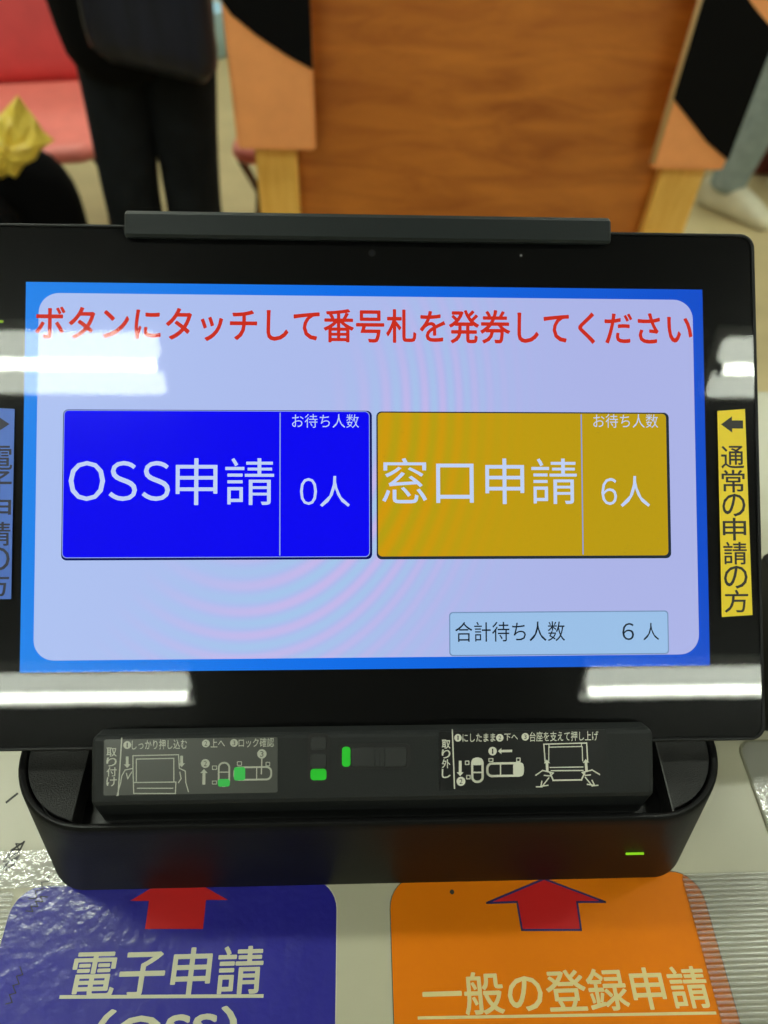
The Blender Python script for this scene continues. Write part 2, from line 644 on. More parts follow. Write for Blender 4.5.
H = 0.0105
prof = [(-0.1062, 0.0004), (-0.1066, 0.0080), (-0.1073, 0.0098), (-0.1084, H), (-0.1325, H), (-0.1342, 0.0098), (-0.1352, 0.0085), (-0.1470, -0.0060),
        (-0.139, -0.014), (-0.1175, -0.0105), (-0.1172, 0.0004)]
b = MB()
xl, xr = -0.1127, 0.1162
rings = [[(x, yy, zz) for yy, zz in prof] for x in (xl, xr)]


def shr(x, k):
    cy, cz = -0.122, 0.002
    return [(x, cy + (yy - cy) * k, cz + (zz - cz) * k) for yy, zz in prof]


b.loft([shr(xl - 0.0004, 0.93), shr(xl + 0.0002, 0.975), shr(xl + 0.0012, 1), shr(xr - 0.0012, 1), shr(xr - 0.0002, 0.975), shr(xr + 0.0004, 0.93)], M_block, smooth=False)
tsub(b, 'release_block', dk, DO)

# white-on-clear and white-on-black instruction stickers
M_stk1 = mat('grey_sticker', (62, 64, 60), 0.4, coat=0.3, coat_rough=0.2)
M_stk2 = mat('black_sticker', (17, 18, 19), 0.4, spec=0.3, coat=0.0, coat_rough=0.2)
M_sw = mat('sticker_white', (172, 174, 160), 0.5)
M_sw2 = mat('sticker_white_bright', (205, 205, 190), 0.5)
M_green = mat('green_mark', (30, 200, 40), 0.4)
M_green2 = mat('green_sticker_ink', (50, 190, 80), 0.5)


class Stk:
    def __init__(self, ox, oy, k, m, gw):
        self.ox, self.oy, self.k, self.m, self.gw = ox, oy, k, m, gw
        self.b = MB()

    def p(self, x, y):
        q = ont(self.ox + x / self.k, self.oy + y / self.k, H + 0.0002)
        return (q.x, q.y)

    def L(self, pts, w=0.0004, m=None, z=0.00025):
        self.b.line([self.p(*q) for q in pts], w, H + z, m or self.m)

    def T(self, s, x0, y0, x1, y1, bold=0.0):
        a, c = self.p(x0, y0), self.p(x1, y1)
        self.b.text(s, a[0], c[1], c[0], a[1], H + 0.00025, self.m, bold)

    def V(self, s, x0, y0, x1, y1, bold=0.0):
        n = len(s)
        st = (y1 - y0) / n
        for i, ch in enumerate(s):
            self.T(ch, x0, y0 + st * i + st * 0.06, x1, y0 + st * (i + 1) - st * 0.06, bold)

    def N(self, s, x, y, r=15):
        c = self.p(x, y)
        e = self.p(x + r, y)
        self.b.disc(c, abs(e[0] - c[0]), H + 0.00025, self.m)
        k = 0.16 if s == '1' else 0.36
        a, d = self.p(x - r * k, y - r * 0.6), self.p(x + r * k, y + r * 0.6)
        self.b.text(s, a[0], d[1], d[0], a[1], H + 0.0003, self.gw, 0.0)

    def O(self, x0, y0, x1, y1, r, w=0.0007, m=None):
        a, c = self.p(x0, y1), self.p(x1, y0)
        o = rrect(a[0], a[1], c[0], c[1], r, 5)
        self.b.line(o + [o[0]], w, H + 0.00025, m or self.m)

    def S(self, x0, y0, x1, y1, r, m):
        a, c = self.p(x0, y1), self.p(x1, y0)
        self.b.flat(rrect(a[0], a[1], c[0], c[1], r, 5), H + 0.0003, m)

    def A(self, x0, y0, x1, y1, w=10):
        a, c = Vector(self.p(x0, y0)), Vector(self.p(x1, y1))
        d = (c - a).normalized()
        n = Vector((-d.y, d.x))
        ww = abs(self.p(x0 + w, y0)[0] - self.p(x0, y0)[0])
        mid = c - d * ww * 1.1
        q = [a + n * ww * 0.4, a - n * ww * 0.4, mid - n * ww * 0.4, mid - n * ww, c, mid + n * ww, mid + n * ww * 0.4]
        self.b.flat([(v.x, v.y) for v in q], H + 0.00025, self.m)


s = Stk(90, 720, 3.84, M_sw, M_stk1)
a, c = s.p(52, 290), s.p(720, 66)
s.b.loft([[(x, y, z) for x, y in rrect(a[0], a[1], c[0], c[1], 0.0006, 2)] for z in (H, H + 0.0002)], M_stk1)
s.V('取り付け', 64, 104, 102, 256, 0.01)
s.L([(122, 70), (108, 288)], 0.0005)
s.N('1', 143, 96)
s.T('しっかり押し込む', 161, 77, 372, 111, 0.005)
s.N('2', 445, 90)
s.T('上へ', 463, 73, 518, 104, 0.005)
s.N('3', 553, 88)
s.T('ロック確認', 571, 70, 706, 103, 0.005)
s.N('2', 443, 167, 17)
s.A(437, 248, 438, 188, 14)
s.O(494, 164, 535, 254, 0.002)
s.S(491, 226, 537, 256, 0.0009, M_green2)
s.L([(496, 200), (533, 200)])
s.O(554, 180, 696, 230, 0.002)
s.S(553, 180, 596, 232, 0.0009, M_green2)
s.L([(640, 182), (640, 230)])
s.N('3', 660, 130, 18)
s.L([(660, 146), (658, 206)], 0.0005)
for q in ((470, 176, 486, 190), (470, 234, 486, 246), (566, 160, 582, 174), (676, 162, 690, 176)):
    s.O(*q, 0.0002, 0.0003)
s.A(143, 140, 143, 184, 13)
s.A(352, 137, 352, 181, 13)
s.L([(165, 185), (165, 137), (340, 133), (343, 185)], 0.0004)
s.L([(178, 235), (178, 150), (322, 147), (322, 235)], 0.0004)
s.L([(165, 185), (168, 282), (328, 282), (330, 238), (170, 240)], 0.0004)
s.L([(182, 262), (318, 262)], 0.0004)
s.L([(163, 186), (135, 192), (122, 215), (118, 240), (104, 290)], 0.0004)
s.L([(160, 200), (145, 225), (140, 205)], 0.0004)
s.L([(345, 186), (366, 196), (368, 240), (378, 275)], 0.0004)
s.L([(345, 200), (350, 225), (340, 240)], 0.0004)
tsub(s.b, 'grey_instruction_sticker', dk, DO)['label'] = 'greyish instruction sticker with white text and line drawings'

s = Stk(430, 715, 4.042, M_sw2, M_stk2)
a, c = s.p(38, 304), s.p(712, 58)
s.b.loft([[(x, y, z) for x, y in rrect(a[0], a[1], c[0], c[1], 0.0006, 2)] for z in (H, H + 0.0002)], M_stk2)
s.V('取り外し', 48, 98, 82, 256, 0.015)
s.L([(90, 60), (99, 296)], 0.0005)
s.N('1', 113, 92, 15)
s.T('にしたまま', 131, 76, 264, 107, 0.005)
s.N('2', 282, 92, 15)
s.T('下へ', 300, 76, 355, 102, 0.005)
s.N('3', 385, 88, 15)
s.T('台座を支えて押し上げ', 403, 68, 680, 103, 0.005)
s.N('1', 253, 146, 17)
s.A(332, 145, 275, 146, 12)
s.A(122, 185, 122, 247, 14)
s.N('2', 125, 268, 18)
s.O(171, 176, 212, 270, 0.002, 0.0009)
s.S(169, 173, 213, 203, 0.0012, M_sw2)
s.L([(173, 232), (211, 232)], 0.0006)
s.O(232, 194, 375, 247, 0.002, 0.0009)
s.S(336, 191, 378, 248, 0.0014, M_sw2)
s.L([(285, 196), (285, 246)], 0.0005)
for q in ((143, 186, 157, 200), (148, 244, 162, 258), (238, 176, 254, 188), (350, 174, 364, 188)):
    s.O(*q, 0.0002, 0.0004)
s.L([(465, 185), (460, 118), (633, 113), (637, 185)], 0.0005)
s.L([(480, 120), (482, 130), (612, 127), (612, 118)], 0.0004)
s.L([(480, 185), (480, 130)], 0.0004)
s.L([(617, 185), (615, 128)], 0.0004)
s.L([(485, 212), (618, 210)], 0.0004)
s.L([(490, 225), (618, 224)], 0.0005)
s.L([(486, 235), (498, 264), (612, 262), (625, 234)], 0.0006)
s.A(474, 228, 472, 180, 13)
s.A(633, 228, 629, 178, 13)
s.L([(428, 243), (455, 224), (498, 234), (486, 246), (462, 244)], 0.0005)
s.L([(430, 290), (452, 290), (480, 254)], 0.0005)
s.L([(452, 268), (448, 288), (476, 284)], 0.0005)
s.L([(685, 240), (655, 222), (615, 232), (628, 244), (648, 242)], 0.0005)
s.L([(678, 284), (655, 286), (628, 252)], 0.0005)
s.L([(655, 264), (665, 284), (636, 280)], 0.0005)
tsub(s.b, 'black_instruction_sticker', dk, DO)['label'] = 'black instruction sticker with bright white text and line drawings'

# two slide switches with green lock marks
M_gap = mat('switch_gap', (3, 3, 3), 0.6)
M_knob = mat('switch_knob', (36, 38, 38), 0.45, spec=0.4, bump=0.1, bscale=1500)


def slider(x0, y0, x1, y1, green, knob, ridge):
    a, c = ont(x0, y1, H), ont(x1, y0, H)
    b = MB()
    o = rrect(a.x, a.y, c.x, c.y, 0.0022, 6)
    o = rrect(a.x - 0.0004, a.y - 0.0004, c.x + 0.0004, c.y + 0.0004, 0.0024, 6)
    b.loft([ring(o, H), ring(o, H + 0.0003)], M_gap)
    g = ont(green[0], green[3], H), ont(green[2], green[1], H)
    o = rrect(g[0].x, g[0].y, g[1].x, g[1].y, 0.0013, 5)
    b.loft([ring(o, H + 0.0003), ring(o, H + 0.0004)], M_green)
    ob = tsub(b, 'slide_switch', dk, DO)
    for kx in knob:
        k0, k1 = ont(kx[0], kx[3], H), ont(kx[2], kx[1], H)
        kb = MB().rbox((k0.x, k0.y, H + 0.0003), (k1.x, k1.y, H + 0.0010), M_knob, 0.0012, 0.0003)
        if kx == knob[0]:
            for r in ridge:
                r0, r1 = ont(r[0], r[3], H), ont(r[2], r[1], H)
                kb.rbox((r0.x, r0.y, H + 0.0010), (r1.x, r1.y, H + 0.0015), M_knob, 0.00025, 0.0002)
        kk = tsub(kb, 'knob', ob, DO)


slider(308.6, 734, 328.4, 781.5, (310.5, 768.5, 326.5, 780), [(310.5, 752.5, 326.5, 767.5), (310.5, 736.5, 326.5, 749.5)], [(312, 748, 325, 749)])
slider(340, 744, 409.5, 768.5, (342, 746.5, 350.5, 766.5), [(351, 746.5, 406.5, 766.5)], [(374, 748, 375.5, 765.5), (379, 748, 381, 765.5), (384, 748, 385.5, 765.5)])

# green status lamp on the front of the base
a, c = ony(624.5, 851, 0.1012), ony(645.5, 847, 0.1012)
M_led = glow('led_green', (150, 225, 40), 0.9)
sub(MB().box((a.x, 0.0993, a.z + 0.0006), (c.x, 0.1025, a.z + 0.0014), M_led), 'status_light', dk, DO)

# back support and the clamp bar over the top edge of the tablet
b = MB().rbox((-0.095, -0.150, -0.024), (0.100, 0.116, -0.0112), M_dock, 0.006, 0.002)
tsub(b, 'back_support', dk, DO)
M_clamp = mat('clamp_grey', (29, 34, 35), 0.45, spec=0.25, bump=0.05, bscale=900)
t0, t1 = ont(125, 224, 0.003), ont(610, 232, 0.003)
prof2 = [(0.1015, 0.0005), (0.1010, 0.0035), (0.1020, 0.0046), (0.1105, 0.0046), (0.1125, 0.0030), (0.1130, -0.020), (0.1085, -0.020), (0.1085, 0.0005)]
b = MB()


def sh2(x, k):
    return [(x, 0.108 + (yy - 0.108) * k, -0.005 + (zz + 0.005) * k) for yy, zz in prof2]


b.loft([sh2(t0.x, 0.94), sh2(t0.x + 0.0008, 1), sh2(t1.x - 0.0008, 1), sh2(t1.x, 0.94)], M_clamp)
b.disc(((t0.x + t1.x) / 2 + 0.004, 0.1065), 0.0009, 0.00463, M_gap, 10)
tsub(b, 'top_clamp', dk, DO)

# ------------------------------------------------------------------ tablet
tb = thing('tablet', 'black touch-screen tablet on its dock showing two ticket buttons', 'tablet', TAB)
tb.rotation_euler = TW.to_euler()
M_case = mat('tablet_case', (9, 10, 11), 0.4, spec=0.3, bump=0.05, bscale=900)
M_bezel = mat('bezel_black', (3, 3, 4), 0.6, spec=0.1)
X0, X1, Y0, Y1 = -0.1650, 0.1712, -0.1154, 0.1083
b = MB().rbox((X0, Y0, -0.0100), (X1, Y1, -0.0012), M_case, 0.007, 0.0022, 8)
b.build('case', tb)
# raised lip round the glass
b = MB()
i = 0.0016


def tr(d, z):
    return [(x, y, z) for x, y in rrect(X0 + d, Y0 + d, X1 - d, Y1 - d, max(0.007 - d, 0.003), 8)]


b.loft([tr(0.0006, -0.0014), tr(0.0004, -0.0006), tr(0.0007, 0.0001), tr(0.0013, 0.0002), tr(0.0020, -0.0002), tr(0.0020, -0.0012)], M_case, (False, False), smooth=True)
b.build('frame', tb)
MB().loft([tr(0.0019, -0.0013), tr(0.0019, -0.0009)], M_bezel).build('bezel', tb)
# glass
M_glass = clear('screen_glass', 0.012, haze=0.05, ior=1.36)
MB().loft([tr(0.0019, -0.00035), tr(0.0019, 0.0)], M_glass).build('glass', tb)

# display: everything below is lit by the panel itself, with border glare and moire painted in
ZD = -0.00085
dz = 0.00004


def blue_bg():  # blue border; its lighter left end paints in the lamp glare halo
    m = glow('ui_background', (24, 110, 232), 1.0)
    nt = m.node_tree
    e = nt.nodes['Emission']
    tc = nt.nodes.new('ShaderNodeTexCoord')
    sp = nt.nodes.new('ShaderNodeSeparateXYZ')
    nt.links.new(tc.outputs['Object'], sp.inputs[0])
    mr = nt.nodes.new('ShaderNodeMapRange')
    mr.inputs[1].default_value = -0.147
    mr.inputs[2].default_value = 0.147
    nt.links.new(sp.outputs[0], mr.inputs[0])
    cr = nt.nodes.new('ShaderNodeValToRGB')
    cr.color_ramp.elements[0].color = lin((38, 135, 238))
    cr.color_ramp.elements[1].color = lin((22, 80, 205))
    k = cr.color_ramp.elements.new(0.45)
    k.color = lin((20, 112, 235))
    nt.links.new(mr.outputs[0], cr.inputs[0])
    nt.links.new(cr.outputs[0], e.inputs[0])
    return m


def panel_mat(name, base, left, pink, cyan, amt):
    """pale panel with camera moire painted in as soft pastel arcs"""
    m = glow(name, base, 1.0)
    nt = m.node_tree
    L = nt.links.new
    e = nt.nodes['Emission']
    tc = nt.nodes.new('ShaderNodeTexCoord')
    sp = nt.nodes.new('ShaderNodeSeparateXYZ')
    L(tc.outputs['Object'], sp.inputs[0])

    def M(op, a, b=None, c=None):
        n = nt.nodes.new('ShaderNodeMath')
        n.operation = op
        for i, v in enumerate((a, b, c)):
            if v is None:
                continue
            if isinstance(v, (int, float)):
                n.inputs[i].default_value = v
            else:
                L(v, n.inputs[i])
        return n.outputs[0]
    x, y = sp.outputs[0], sp.outputs[1]
    # distance from the centre of the painted moire arcs
    dx = M('ADD', x, 0.055)
    dy = M('MULTIPLY', M('ADD', y, -0.030), 0.80)
    r = M('SQRT', M('ADD', M('MULTIPLY', dx, dx), M('MULTIPLY', dy, dy)))
    ph = M('MULTIPLY', M('POWER', r, 1.6), 2300.0)
    wv = M('SINE', ph)
    # strongest on a ring about 6 cm out, below and to the right
    g = M('DIVIDE', M('ADD', r, -0.068), 0.034)
    g = M('POWER', 2.718, M('MULTIPLY', M('MULTIPLY', g, g), -1.0))
    wv = M('MULTIPLY', wv, g)
    # fades out towards the upper left
    up = nt.nodes.new('ShaderNodeMapRange')
    up.inputs[1].default_value = 0.075
    up.inputs[2].default_value = -0.01
    L(M('SUBTRACT', y, M('MULTIPLY', x, 1.2)), up.inputs[0])
    wv = M('MULTIPLY', wv, up.outputs[0])
    mr = nt.nodes.new('ShaderNodeMapRange')
    mr.inputs[1].default_value = -0.147
    mr.inputs[2].default_value = 0.147
    L(x, mr.inputs[0])
    cr = nt.nodes.new('ShaderNodeValToRGB')
    cr.color_ramp.elements[0].color = lin(left)
    cr.color_ramp.elements[1].color = lin(base)
    cr.color_ramp.elements[0].position = 0.05
    cr.color_ramp.elements[1].position = 0.85
    L(mr.outputs[0], cr.inputs[0])
    mx = nt.nodes.new('ShaderNodeMix')
    mx.data_type = 'RGBA'
    L(M('MULTIPLY', M('MAXIMUM', wv, 0.0), amt), mx.inputs[0])
    L(cr.outputs[0], mx.inputs[6])
    mx.inputs[7].default_value = lin(pink)
    mx2 = nt.nodes.new('ShaderNodeMix')
    mx2.data_type = 'RGBA'
    L(M('MULTIPLY', M('MAXIMUM', M('MULTIPLY', wv, -1.0), 0.0), amt), mx2.inputs[0])
    L(mx.outputs[2], mx2.inputs[6])
    mx2.inputs[7].default_value = lin(cyan)
    L(mx2.outputs[2], e.inputs[0])
    return m


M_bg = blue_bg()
M_panel = panel_mat('ui_panel', (176, 184, 236), (178, 198, 246), (222, 186, 238), (160, 212, 240), 0.5)
M_btnb = glow('ui_blue_button', (14, 10, 246))
M_btny = panel_mat('ui_yellow_button', (190, 158, 22), (214, 160, 14), (222, 154, 12), (170, 166, 24), 0.5)
M_shadb = glow('ui_button_edge', (10, 20, 90))
M_shady = glow('ui_yellow_button_edge', (36, 48, 58))
M_hi = glow('ui_button_rim', (150, 170, 235))
M_uiw = glow('ui_pale_text', (196, 214, 250))
M_uiw2 = glow('ui_pale_line', (140, 160, 225))
M_uired = glow('ui_red_text', (205, 48, 32))
M_uik = glow('ui_dark_text', (24, 34, 44))
M_uibox = glow('ui_sum_box', (158, 196, 236))
M_uiboxe = glow('ui_sum_box_edge', (120, 150, 190))


def R(tl, br):
    a, c = ont(*tl, ZD), ont(*br, ZD)
    return a.x, c.y, c.x, a.y


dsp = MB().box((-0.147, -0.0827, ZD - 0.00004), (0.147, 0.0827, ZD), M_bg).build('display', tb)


def ui(name):
    return MB()


b = MB()
x0, y0, x1, y1 = -0.1415, -0.0778, 0.1424, 0.0780
b.flat(rrect(x0, y0, x1, y1, 0.0085, 10), ZD + dz, M_panel)
b.build('panel', dsp)
b = MB()
x0, y0, x1, y1 = R((36, 306), (692, 345))
b.text('ボタンにタッチして番号札を発券してください', x0, y0, x1, y1, ZD + 2 * dz, M_uired, 0.017)
b.build('title_text', dsp)


def button(name, tl, br, face, edge, divx, words, num, wt, wb, lab, linecol):
    x0, y0, x1, y1 = R(tl, br)
    b = MB()
    e = 0.0006
    b.flat(rrect(x0 - e * 0.5, y0 - e * 1.6, x1 + e * 1.6, y1 + e * 0.4, 0.0022, 5), ZD + 2 * dz, edge)
    b.flat(rrect(x0, y0, x1, y1, 0.0020, 5), ZD + 3 * dz, M_hi if face is M_btnb else edge)
    b.flat(rrect(x0 + e * 0.5, y0 + e * 0.5, x1 - e * 0.5, y1 - e * 0.5, 0.0018, 5), ZD + 4 * dz, face)
    d = ont(divx, (tl[1] + br[1]) / 2, ZD)
    b.line([(d.x, y0 + 0.001), (d.x, y1 - 0.001)], 0.0005, ZD + 5 * dz, linecol)
    for w_, tl_, br_, wt_ in words:
        b.text(w_, *R(tl_, br_), ZD + 5 * dz, M_uiw, wt_)
    q = R(wt, wb)
    b.text('お待ち人数', *q, ZD + 5 * dz, M_uiw, -0.004)
    for w_, tl_, br_, wt_ in num:
        b.text(w_, *R(tl_, br_), ZD + 5 * dz, M_uiw, wt_)
    o = b.build(name, dsp)
    o['label'] = lab


button('screen_button', (64, 410), (370, 557), M_btnb, M_shadb, 280, [('Ｏ', (69, 461), (105, 501), 0.0), ('Ｓ', (109, 461), (137, 501), 0.0), ('Ｓ', (142, 461), (170, 501), 0.0), ('申請', (176, 458), (274, 505), 0.0)],
       [('０', (300, 478), (317, 505), 0.0), ('人', (320, 476), (350, 507), 0.0)],
       (292, 414), (359, 428), 'blue on-screen button reading OSS with white lettering', M_uiw2)
button('screen_button', (377, 412), (669, 556), M_btny, M_shady, 582, [('窓口申請', (382, 458), (577, 504), 0.0)],
       [('６', (601, 478), (617, 505), 0.0), ('人', (620, 476), (650, 507), 0.0)],
       (593, 414), (658, 428), 'yellow on-screen button with white lettering', M_uiw2)
b = MB()
q = R((449, 612), (669, 654))
b.flat(rrect(*q, 0.0016, 5), ZD + 2 * dz, M_uiboxe)
e = 0.0005
b.flat(rrect(q[0] + e, q[1] + e, q[2] - e, q[3] - e, 0.0013, 5), ZD + 3 * dz, M_uibox)
b.text('合計待ち人数', *R((455, 622), (565, 641)), ZD + 4 * dz, M_uik, 0.0)
b.text('６', *R((622, 623), (634, 640)), ZD + 4 * dz, M_uik, 0.0)
b.text('人', *R((643, 623), (659, 640)), ZD + 4 * dz, M_uik, -0.005)
b.build('total_box', dsp)

# camera, microphone hole and status dot in the bezel (under the glass)
M_dot = mat('camera_glass', (60, 62, 66), 0.2)
q = ont(372, 253, -0.0008)
MB().disc((q.x, q.y), 0.0016, -0.00085, mat('camera_ring', (16, 16, 18), 0.3)).disc((q.x, q.y), 0.0007, -0.00080, M_dot).build('camera_lens', tb)
q = ont(521, 255.5, 0)
MB().disc((q.x, q.y), 0.0008, 0.00005, mat('hole_rim', (70, 70, 72), 0.3)).disc((q.x, q.y), 0.00045, 0.0001, mat('hole_light', (190, 190, 190), 0.3)).build('microphone_hole', tb)
q = ont(0.5, 321, 0)
MB().box((q.x - 0.0012, q.y - 0.0005, -0.0008), (q.x + 0.0008, q.y + 0.0005, -0.0006), glow('indicator', (170, 220, 60), 0.7)).build('indicator_light', tb)

# paper labels stuck on the bezel: things of their own
M_yel = mat('yellow_label', (236, 206, 6), 0.45, coat=0.1, emit=None)
M_lab = mat('blue_label', (62, 106, 204), 0.45)
M_blk = mat('label_ink', (22, 18, 14), 0.5)
M_blk2 = mat('label_ink_blue', (18, 24, 52), 0.5)


def strip(name, label, tl, tr_, bl, br_, m, ink, arrow_dir, words, wx, ys, aw):
    c = [ont(*q, 0.0003) for q in (tl, tr_, br_, bl)]
    org = (c[0] + c[2]) / 2
    o = thing(name, label, 'label', TM @ org)
    o.rotation_euler = TW.to_euler()
    b = MB()
    loc = [(q.x - org.x, q.y - org.y) for q in c][::-1]
    b.loft([[(x, y, z) for x, y in loc] for z in (-0.0002, 0.0)], m)
    b.build('paper', o)
    b = MB()
    z = 0.00006
    # outlined arrow
    ax0, ax1, ay = aw
    p0, p1 = ont(ax0, ay, 0.0003) - org, ont(ax1, ay, 0.0003) - org
    w = abs(p1.x - p0.x)
    s_ = 1 if p1.x > p0.x else -1
    hh, sh = 0.0036, 0.0018
    pts = [(p0.x, p0.y - sh), (p0.x + s_ * w * 0.5, p0.y - sh), (p0.x + s_ * w * 0.5, p0.y - hh), (p1.x, p0.y),
           (p0.x + s_ * w * 0.5, p0.y + hh), (p0.x + s_ * w * 0.5, p0.y + sh), (p0.x, p0.y + sh)]
    b.flat(pts if s_ > 0 else pts[::-1], z, ink)
    n = len(words)
    for i, ch in enumerate(words):
        ya = ys[0] + (ys[1] - ys[0]) * i / n
        yb_ = ys[0] + (ys[1] - ys[0]) * (i + 0.93) / n
        t = i / n
        xa = wx[0][0] + (wx[1][0] - wx[0][0]) * t
        xb = wx[0][1] + (wx[1][1] - wx[0][1]) * t
        p, q = ont(xa, ya, 0.0003) - org, ont(xb, yb_, 0.0003) - org
        b.text(ch, p.x, q.y, q.x, p.y, z, ink, 0.008)
    b.build('lettering', o)
    return o


strip('yellow_label', 'narrow yellow label with black vertical writing on the right bezel of the tablet',
      (717.5, 411), (745, 409), (722, 617), (752.5, 615), M_yel, M_blk, -1, '通常の申請の方', ((721, 744), (725, 749)), (446, 614), (743, 721, 424.5))
strip('blue_label', 'narrow blue label with dark vertical writing on the left bezel of the tablet',
      (-20, 407), (14.5, 409), (-23, 600), (11, 599), M_lab, M_blk2, 1, '電子申請の方', ((-13, 12), (-17, 8)), (446, 598), (-16, 9.5, 424))

# ------------------------------------------------------------------ wooden booth behind the counter
def wood(name, dark, light, scale, st, rough=0.4):
    m = bpy.data.materials.new(name)
    m.use_nodes = True
    nt = m.node_tree
    L = nt.links.new
    bb = nt.nodes['Principled BSDF']
    bb.inputs['Roughness'].default_value = rough
    tc = nt.nodes.new('ShaderNodeTexCoord')
    mp = nt.nodes.new('ShaderNodeMapping')
    mp.inputs['Scale'].default_value = st
    L(tc.outputs['Object'], mp.inputs['Vector'])
    n = nt.nodes.new('ShaderNodeTexNoise')
    n.inputs['Scale'].default_value = scale
    n.inputs['Detail'].default_value = 6
    n.inputs['Roughness'].default_value = 0.6
    n.inputs['Distortion'].default_value = 0.6
    L(mp.outputs[0], n.inputs['Vector'])
    r = nt.nodes.new('ShaderNodeValToRGB')
    r.color_ramp.elements[0].position = 0.3
    r.color_ramp.elements[0].color = lin(dark)
    r.color_ramp.elements[1].position = 0.68
    r.color_ramp.elements[1].color = lin(light)
    L(n.outputs['Fac'], r.inputs[0])
    L(r.outputs[0], bb.inputs['Base Color'])
    return m


M_ply = wood('brown_plywood', (158, 84, 24), (202, 120, 44), 5.0, (1, 1, 4.5))
M_pine = wood('light_wood', (226, 164, 66), (244, 194, 100), 8.0, (6, 6, 0.8))
M_pad = mat('orange_vinyl', (250, 166, 104), 0.55, spec=0.3, vary=0.05, bump=0.1)
M_padk = mat('black_vinyl', (7, 7, 10), 0.6, spec=0.1, bump=0.1)
M_trim = mat('pale_piping', (214, 178, 130), 0.5)
bo = (0.26, 1.55, 0)
bt = thing('wooden_partition', 'brown plywood panel between two light wood posts with orange and black pads', 'partition', bo)
sub(MB().box((-0.165, 1.532, 0.02), (0.70, 1.555, 1.25), M_ply, 0.003), 'plywood_panel', bt, bo)
for x0, x1 in ((-0.1925, -0.109), (0.632, 0.724)):
    sub(MB().box((x0, 1.503, 0), (x1, 1.531, 1.25), M_pine, 0.004), 'post', bt, bo)


def pad(x0, x1, zb, split, ins_black, right):
    """padded sleeve round a post: orange vinyl with a black panel sewn on along a slanting seam"""
    b = MB()
    yf, yb_ = 1.478, 1.502
    n = 7
    zt = 1.22
    o = rrect(x0, yf, x1, yb_, 0.010, 5)
    cx, cy = (x0 + x1) / 2, (yf + yb_) / 2
    rings = []
    for t in range(5):
        a = math.pi / 2 * t / 4
        d = 0.007 * (1 - math.sin(a))
        rings.append([(x + (cx - x) * d / (x1 - x0) * 2, y + (cy - y) * d / (yb_ - yf) * 2, zb + 0.007 * (1 - math.cos(a))) for x, y in o])
    rings.append(ring(o, (zb + zt) / 2))
    rings.append(ring(o, zt))
    b.loft(rings, M_pad, smooth=True)
    p = sub(b, 'pad', bt, bo)
    # sewn black panel, a raised layer on the front and the outer side
    b = MB()
    q = split
    b.loft([[(x, yf - 0.004, z) for x, z in q], [(x, yf + 0.001, z) for x, z in q]], M_padk)
    if right:
        b.loft([[(x1 - 0.001, y, z) for y, z in ins_black], [(x1 + 0.003, y, z) for y, z in ins_black]], M_padk)
        b.tube([(x0 + 0.001, yf + 0.004, zb + 0.012), (x0 + 0.001, yf + 0.004, zt - 0.01)], 0.0060, M_trim, 8)
    sub(b, 'black_panel', p, bo)
    return p


pad(-0.222, -0.070, 0.655, [(-0.222, 0.905), (-0.205, 0.882), (-0.165, 0.852), (-0.115, 0.822), (-0.070, 0.800), (-0.069, 1.215), (-0.222, 1.215)], [], False)
pad(0.598, 0.748, 0.632, [(0.600, 0.765), (0.645, 0.728), (0.690, 0.690), (0.747, 0.655), (0.749, 0.862), (0.735, 0.885), (0.705, 0.905), (0.665, 0.935), (0.600, 1.0)],
    [(1.481, 0.66), (1.50, 0.66), (1.50, 0.86), (1.481, 0.86)], True)

# ------------------------------------------------------------------ folding chairs
M_pink = mat('pink_vinyl', (232, 128, 116), 0.4, vary=0.06, bump=0.15, bscale=30)
M_pink2 = mat('red_pink_vinyl', (220, 84, 86), 0.45, vary=0.10, vscale=9, bump=0.2, bscale=20)
M_brn = mat('brown_metal_tube', (96, 62, 36), 0.4, metal=0.3)
M_rub = mat('black_rubber', (12, 12, 12), 0.7)


def make_chair():
    t = thing('folding_chair', 'x', 'chair')
    MB().rbox((-0.22, -0.25, 0.395), (0.22, 0.24, 0.440), M_pink, 0.05, 0.018, 6).build('seat', t)
    b = MB()
    rings = []
    n = 9
    for i in range(n):
        u = i / (n - 1)
        z = 0.436 + 0.45 * u
        y = 0.225 + 0.08 * u
        w = 0.21 - 0.05 * abs(u - 0.5) ** 2 * 2 if 0 < i < n - 1 else 0.165
        d = 0.020 if 0 < i < n - 1 else 0.008
        rings.append([(x, y + yy + 0.035 * (1 - (x / 0.2) ** 2), z) for x, yy in rrect(-w, -d, w, d, d * 0.9, 3)])
    b.loft(rings, M_pink2, smooth=True).build('backrest', t)
    for s in (-1, 1):
        x = 0.205 * s
        l = MB().tube([(x, -0.20, 0.40), (x * 1.06, 0.26, 0.012)], 0.011, M_brn, 10).build('leg', t)
        MB().tube([(x * 1.06, 0.26, 0.0), (x * 1.06, 0.25, 0.028)], 0.015, M_rub, 10).build('rubber_foot', l)
        l = MB().tube([(x * 0.94, -0.26, 0.012), (x * 0.94, 0.20, 0.41), (x * 0.94, 0.262, 0.52), (x * 0.94, 0.31, 0.80)], 0.011, M_brn, 10).build('leg', t)
        MB().tube([(x * 0.94, -0.26, 0.0), (x * 0.94, -0.25, 0.028)], 0.015, M_rub, 10).build('rubber_foot', l)
    MB().tube([(-0.2, -0.14, 0.115), (0.2, -0.14, 0.115)], 0.008, M_brn, 8).build('stretcher', t)
    return t


